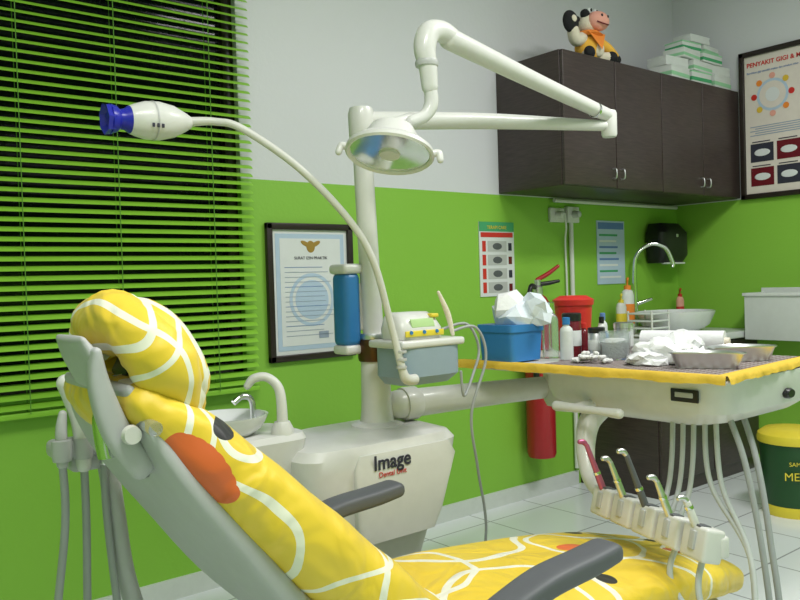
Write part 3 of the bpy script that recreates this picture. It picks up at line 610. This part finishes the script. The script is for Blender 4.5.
lathe('watermark',(xm,YB-.0128,a0+.26),[(.10,0),(.115,0),(.115,.0005),(.10,.0005)],PAPERB,F,d=(0,-1,0),cap=False); lathe('watermark_in',(xm,YB-.0127,a0+.26),[(0,0),(.085,0),(.085,.0004),(0,.0004)],PAPERB,F,d=(0,-1,0))
for k in range(15):
    z=a1-.19-k*.021; b2('text_line',x0+.085,x1-.09-.08*random.random(),YB-.0142,YB-.0138,z,z+.002,INKL if k%4 else INKB,F,bev=0)
b2('stamp',xm+.03,xm+.08,YB-.0142,YB-.0138,a0+.09,a0+.12,INKL,F,bev=0)
F=group('handwashing_chart',(3.06,YB,1.11)); x0,x1,a0,a1=2.93,3.19,1.11,1.50
b2('sheet',x0,x1,YB-.006,YB-.001,a0,a1,PAPER,F,bev=0); b2('header',x0,x1,YB-.007,YB-.0062,a1-.05,a1,GREENP,F,bev=0); b2('header_red',x0+.01,x1-.01,YB-.0078,YB-.007,a1-.08,a1-.055,REDP,F,bev=0)
text('chart_title','TERAPI CARE',(3.06,YB-.0085,a1-.037),(90,0,0),.025,YEL,F)
for k in range(4):
    z=a1-.10-k*.072
    b2('red_tab',x0+.02,x0+.045,YB-.0078,YB-.006,z-.055,z,REDP,F,bev=0); b2('picture',x0+.06,x1-.06,YB-.0078,YB-.006,z-.055,z,GREYW,F,bev=0); ball('hand_picture',((x0+x1)/2,YB-.008,z-.028),(.035,.001,.018),DGREY,F); b2('tab_right',x1-.045,x1-.02,YB-.0078,YB-.006,z-.05,z-.01,DRED if k%2 else INK,F,bev=0)
F=group('toothbrushing_chart',(4.04,YB,1.16)); x0,x1,a0,a1=3.91,4.18,1.15,1.53
b2('sheet',x0,x1,YB-.006,YB-.001,a0,a1,PAPERB,F,bev=0); b2('header',x0+.01,x1-.01,YB-.007,YB-.006,a1-.05,a1-.01,INKB,F,bev=0)
for k in range(8):
    z=a1-.08-k*.036; b2('line',x0+.02,x1-.02-.08*random.random(),YB-.007,YB-.006,z-.012,z,GREENP if k%3==0 else (PAPER if k%2 else INKB),F,bev=0)
F=group('paper_towel_dispenser',(4.53,2.88,1.25)); stack('housing',[(4.40,4.66,2.84,YB-.002,1.27),(4.38,4.68,2.81,YB-.002,1.32),(4.38,4.68,2.81,YB-.002,1.46),(4.42,4.64,2.85,YB-.002,1.52)],BLACK,F,p=5); b2('paper_slot',4.43,4.63,2.82,2.86,1.262,1.272,CARD,F,bev=0); b2('lock',4.52,4.54,2.805,2.812,1.43,1.45,STEEL,F)
F=group('wall_power_outlet',(3.55,YB,1.55)); b2('plate',3.48,3.60,YB-.02,YB-.001,1.51,1.59,WHITEP,F); b2('plate_b',3.62,3.72,YB-.03,YB-.001,1.51,1.60,WHITEP,F)
lathe('plug',(3.54,YB-.02,1.55),[(.022,0),(.02,.04),(.01,.05),(0,.05)],WHITEP,F,d=(0,-1,0)); lathe('plug_b',(3.67,YB-.03,1.555),[(.02,0),(.018,.04),(0,.05)],GREYW,F,d=(0,-1,0))
tube('plug_cable',[(3.54,YB-.07,1.55),(3.55,YB-.07,1.48),(3.60,YB-.02,1.40),(3.61,YB-.015,1.2),(3.61,YB-.015,.95)],.006,WHITEP,F,n=8)
tube('conduit_pipe',[(3.655,YB-.02,1.52),(3.655,YB-.02,.1)],.013,WHITEP,F)
# ------------------------------------------------------------ fire extinguisher
E=group('fire_extinguisher',(3.27,2.86,.22)); ex,ey=3.27,2.865
lathe('tank',(ex,ey,.24),[(.0,0),(.07,0),(.078,.02),(.078,.76),(.07,.81),(.045,.855),(.025,.87),(0,.87)],RED,E)
lathe('valve',(ex,ey,1.10),[(.026,0),(.026,.05),(.018,.06),(.018,.09),(0,.09)],STEEL,E)
tube('lever_top',[(ex,ey,1.19),(ex+.05,ey-.03,1.22),(ex+.10,ey-.06,1.26)],[.012,.012,.009],RED,E,rnd=True); tube('lever_bottom',[(ex,ey,1.165),(ex+.05,ey-.03,1.17),(ex+.10,ey-.06,1.18)],[.012,.012,.009],BLACK,E,rnd=True)
tube('discharge_hose',[(ex-.02,ey,1.15),(ex-.09,ey-.03,1.15),(ex-.11,ey-.03,1.02),(ex-.09,ey-.05,.8),(ex-.085,ey-.05,.62)],[.013,.013,.012,.012,.02],BLACK,E)
b2('wall_bracket',ex-.03,ex+.03,ey+.07,YB-.001,.9,1.0,STEEL,E); b2('label',ex-.04,ex+.04,ey-.08,ey-.06,.62,.78,CARD,E,bev=.002)
# ------------------------------------------------------------ counter with sink
K=group('sink_cabinet',(4.24,2.68,0)); kx0,kx1,ky0=3.71,XR-.014,2.42
b2('carcass',kx0,kx1,ky0+.02,YB-.001,.0,.81,WOOD,K,bev=.003)
for i in range(2): 
    dw=(kx1-kx0)/2; b2('base_door',kx0+i*dw+.004,kx0+(i+1)*dw-.004,ky0,ky0+.019,.08,.80,WOOD,K,bev=.003)
    x=kx0+dw+(-.04 if i==0 else .04); tube('handle',[(x,ky0,.62),(x,ky0-.022,.63),(x,ky0-.022,.72),(x,ky0,.73)],.004,STEEL,K,n=8)
b2('counter_top',kx0-.02,kx1,ky0-.02,YB-.001,.81,.85,MARB,K,bev=.006)
lathe('basin',(4.25,2.66,.85),[(.12,0),(.14,.005),(.22,.05),(.255,.115),(.26,.13),(.25,.13),(.21,.06),(.13,.02),(0,.015)],CERAM,K,cap=False,n=48,sc=(1,.82))
tube('faucet_spout',[(4.20,2.90,.85),(4.20,2.90,1.22),(4.215,2.885,1.33),(4.27,2.83,1.385),(4.33,2.77,1.36),(4.36,2.74,1.27),(4.36,2.74,1.24)],[.02,.014,.013,.013,.013,.013,.015],CHROME,K)
tube('faucet_lever',[(4.20,2.90,1.02),(4.25,2.86,1.04),(4.28,2.84,1.05)],[.014,.01,.008],CHROME,K,rnd=True)
cyl('drain',(4.25,2.66,.865),(4.25,2.66,.869),.025,CHROME,K)
def pump(name,x,y,r,h,m,cm,z=.85):
    g=group(name,(x,y,z)); lathe('body',(x,y,z),[(0,0),(r,0),(r,h*.7),(r*.8,h*.78),(r*.35,h*.82)],m,g,n=24,sc=(1,.75)); lathe('collar',(x,y,z+h*.8),[(0,0),(r*.45,0),(r*.45,h*.08),(0,h*.08)],cm,g,n=18)
    lathe('label',(x,y,z+h*.2),[(r*1.01,0),(r*1.015,.002),(r*1.015,h*.35),(r*1.01,h*.352)],cm,g,n=24,sc=(1,.75),cap=False)
    tube('pump_head',[(x,y,z+h*.86),(x,y,z+h*.97),(x-.01,y-.01,z+h),(x-.04,y-.03,z+h*.97)],[.005,.006,.008,.005],cm,g,n=10,rnd=True)
pump('soap_pump_bottle',3.98,2.80,.045,.33,CERAM,ORANGE); pump('soap_pump_bottle',4.66,2.88,.03,.25,PINK,REDP)
pump('sanitizer_bottle',3.86,2.76,.035,.24,WHITEP,YEL)
g=group('instrument_rack',(3.84,2.56,.85)); 
for i in range(4): b2('rack_shelf',3.77,3.94,2.50,2.66,.86+.040*i,.870+.040*i,CARD,g)
for x in (3.775,3.935): 
    for y in (2.505,2.655): cyl('rack_leg',(x,y,.851),(x,y,1.0),.006,WHITEP,g,n=10)
W=group('white_wall_mounted_tray',(4.68,2.1,.84)); wy1=2.39
b2('tray_back',XR-.02,XR-.001,1.70,wy1,.80,1.10,CERAM,W); b2('tray_bottom',XR-.22,XR-.001,1.70,wy1,.80,.815,CERAM,W); b2('tray_front',XR-.225,XR-.21,1.70,wy1,.80,1.06,CARD,W); b2('tray_end_a',XR-.22,XR-.001,1.70,1.715,.80,1.06,CERAM,W); b2('tray_end_b',XR-.22,XR-.001,wy1-.015,wy1,.80,1.06,CARD,W)
b2('rim_front',XR-.235,XR-.205,1.695,wy1+.005,1.055,1.075,CERAM,W); b2('rim_end',XR-.235,XR-.001,wy1-.02,wy1+.008,1.055,1.075,CERAM,W)
# ------------------------------------------------------------ waste bin
T=group('medical_waste_bin',(3.95,1.85,0)); bx,by=3.985,1.86
lathe('bucket',(bx,by,0),[(0,0),(.125,0),(.135,.01),(.155,.36),(0,.36)],DGREEN,T); lathe('lid',(bx,by,.355),[(.163,0),(.165,.02),(.16,.04),(.13,.062),(.05,.072),(0,.072)],YEL,T,cap=False); lathe('base_ring',(bx,by,.0),[(.14,0),(.145,.02),(.138,.05)],YEL,T,cap=False)
dv=Vector((-.79,-.61,0)); p=Vector((bx,by,0))+dv*.154; rz=math.degrees(math.atan2(dv.x,-dv.y))
text('bin_label','MEDIS',(p.x,p.y,.19),(90,0,rz),.055,YEL,T); text('bin_label_b','SAMPAH',(p.x-.003,p.y-.003,.26),(90,0,rz),.028,YEL,T)
# ------------------------------------------------------------ camera
cam=bpy.data.cameras.new('camera'); co=bpy.data.objects.new('camera',cam); scene.collection.objects.link(co)
cam.sensor_width=36; cam.lens=36; cam.clip_start=.02
pt=R(1.29); ro=R(1.72)
f=Vector((.629*math.cos(pt),.777*math.cos(pt),-math.sin(pt))).normalized(); r0=Vector((.777,-.629,0)).normalized(); u0=r0.cross(f)
cr_=r0*math.cos(ro)-u0*math.sin(ro); cu_=r0*math.sin(ro)+u0*math.cos(ro)
M=Matrix((cr_,cu_,-f)).transposed().to_4x4(); M.translation=Vector((0,0,1.2)); co.matrix_world=M
scene.camera=co
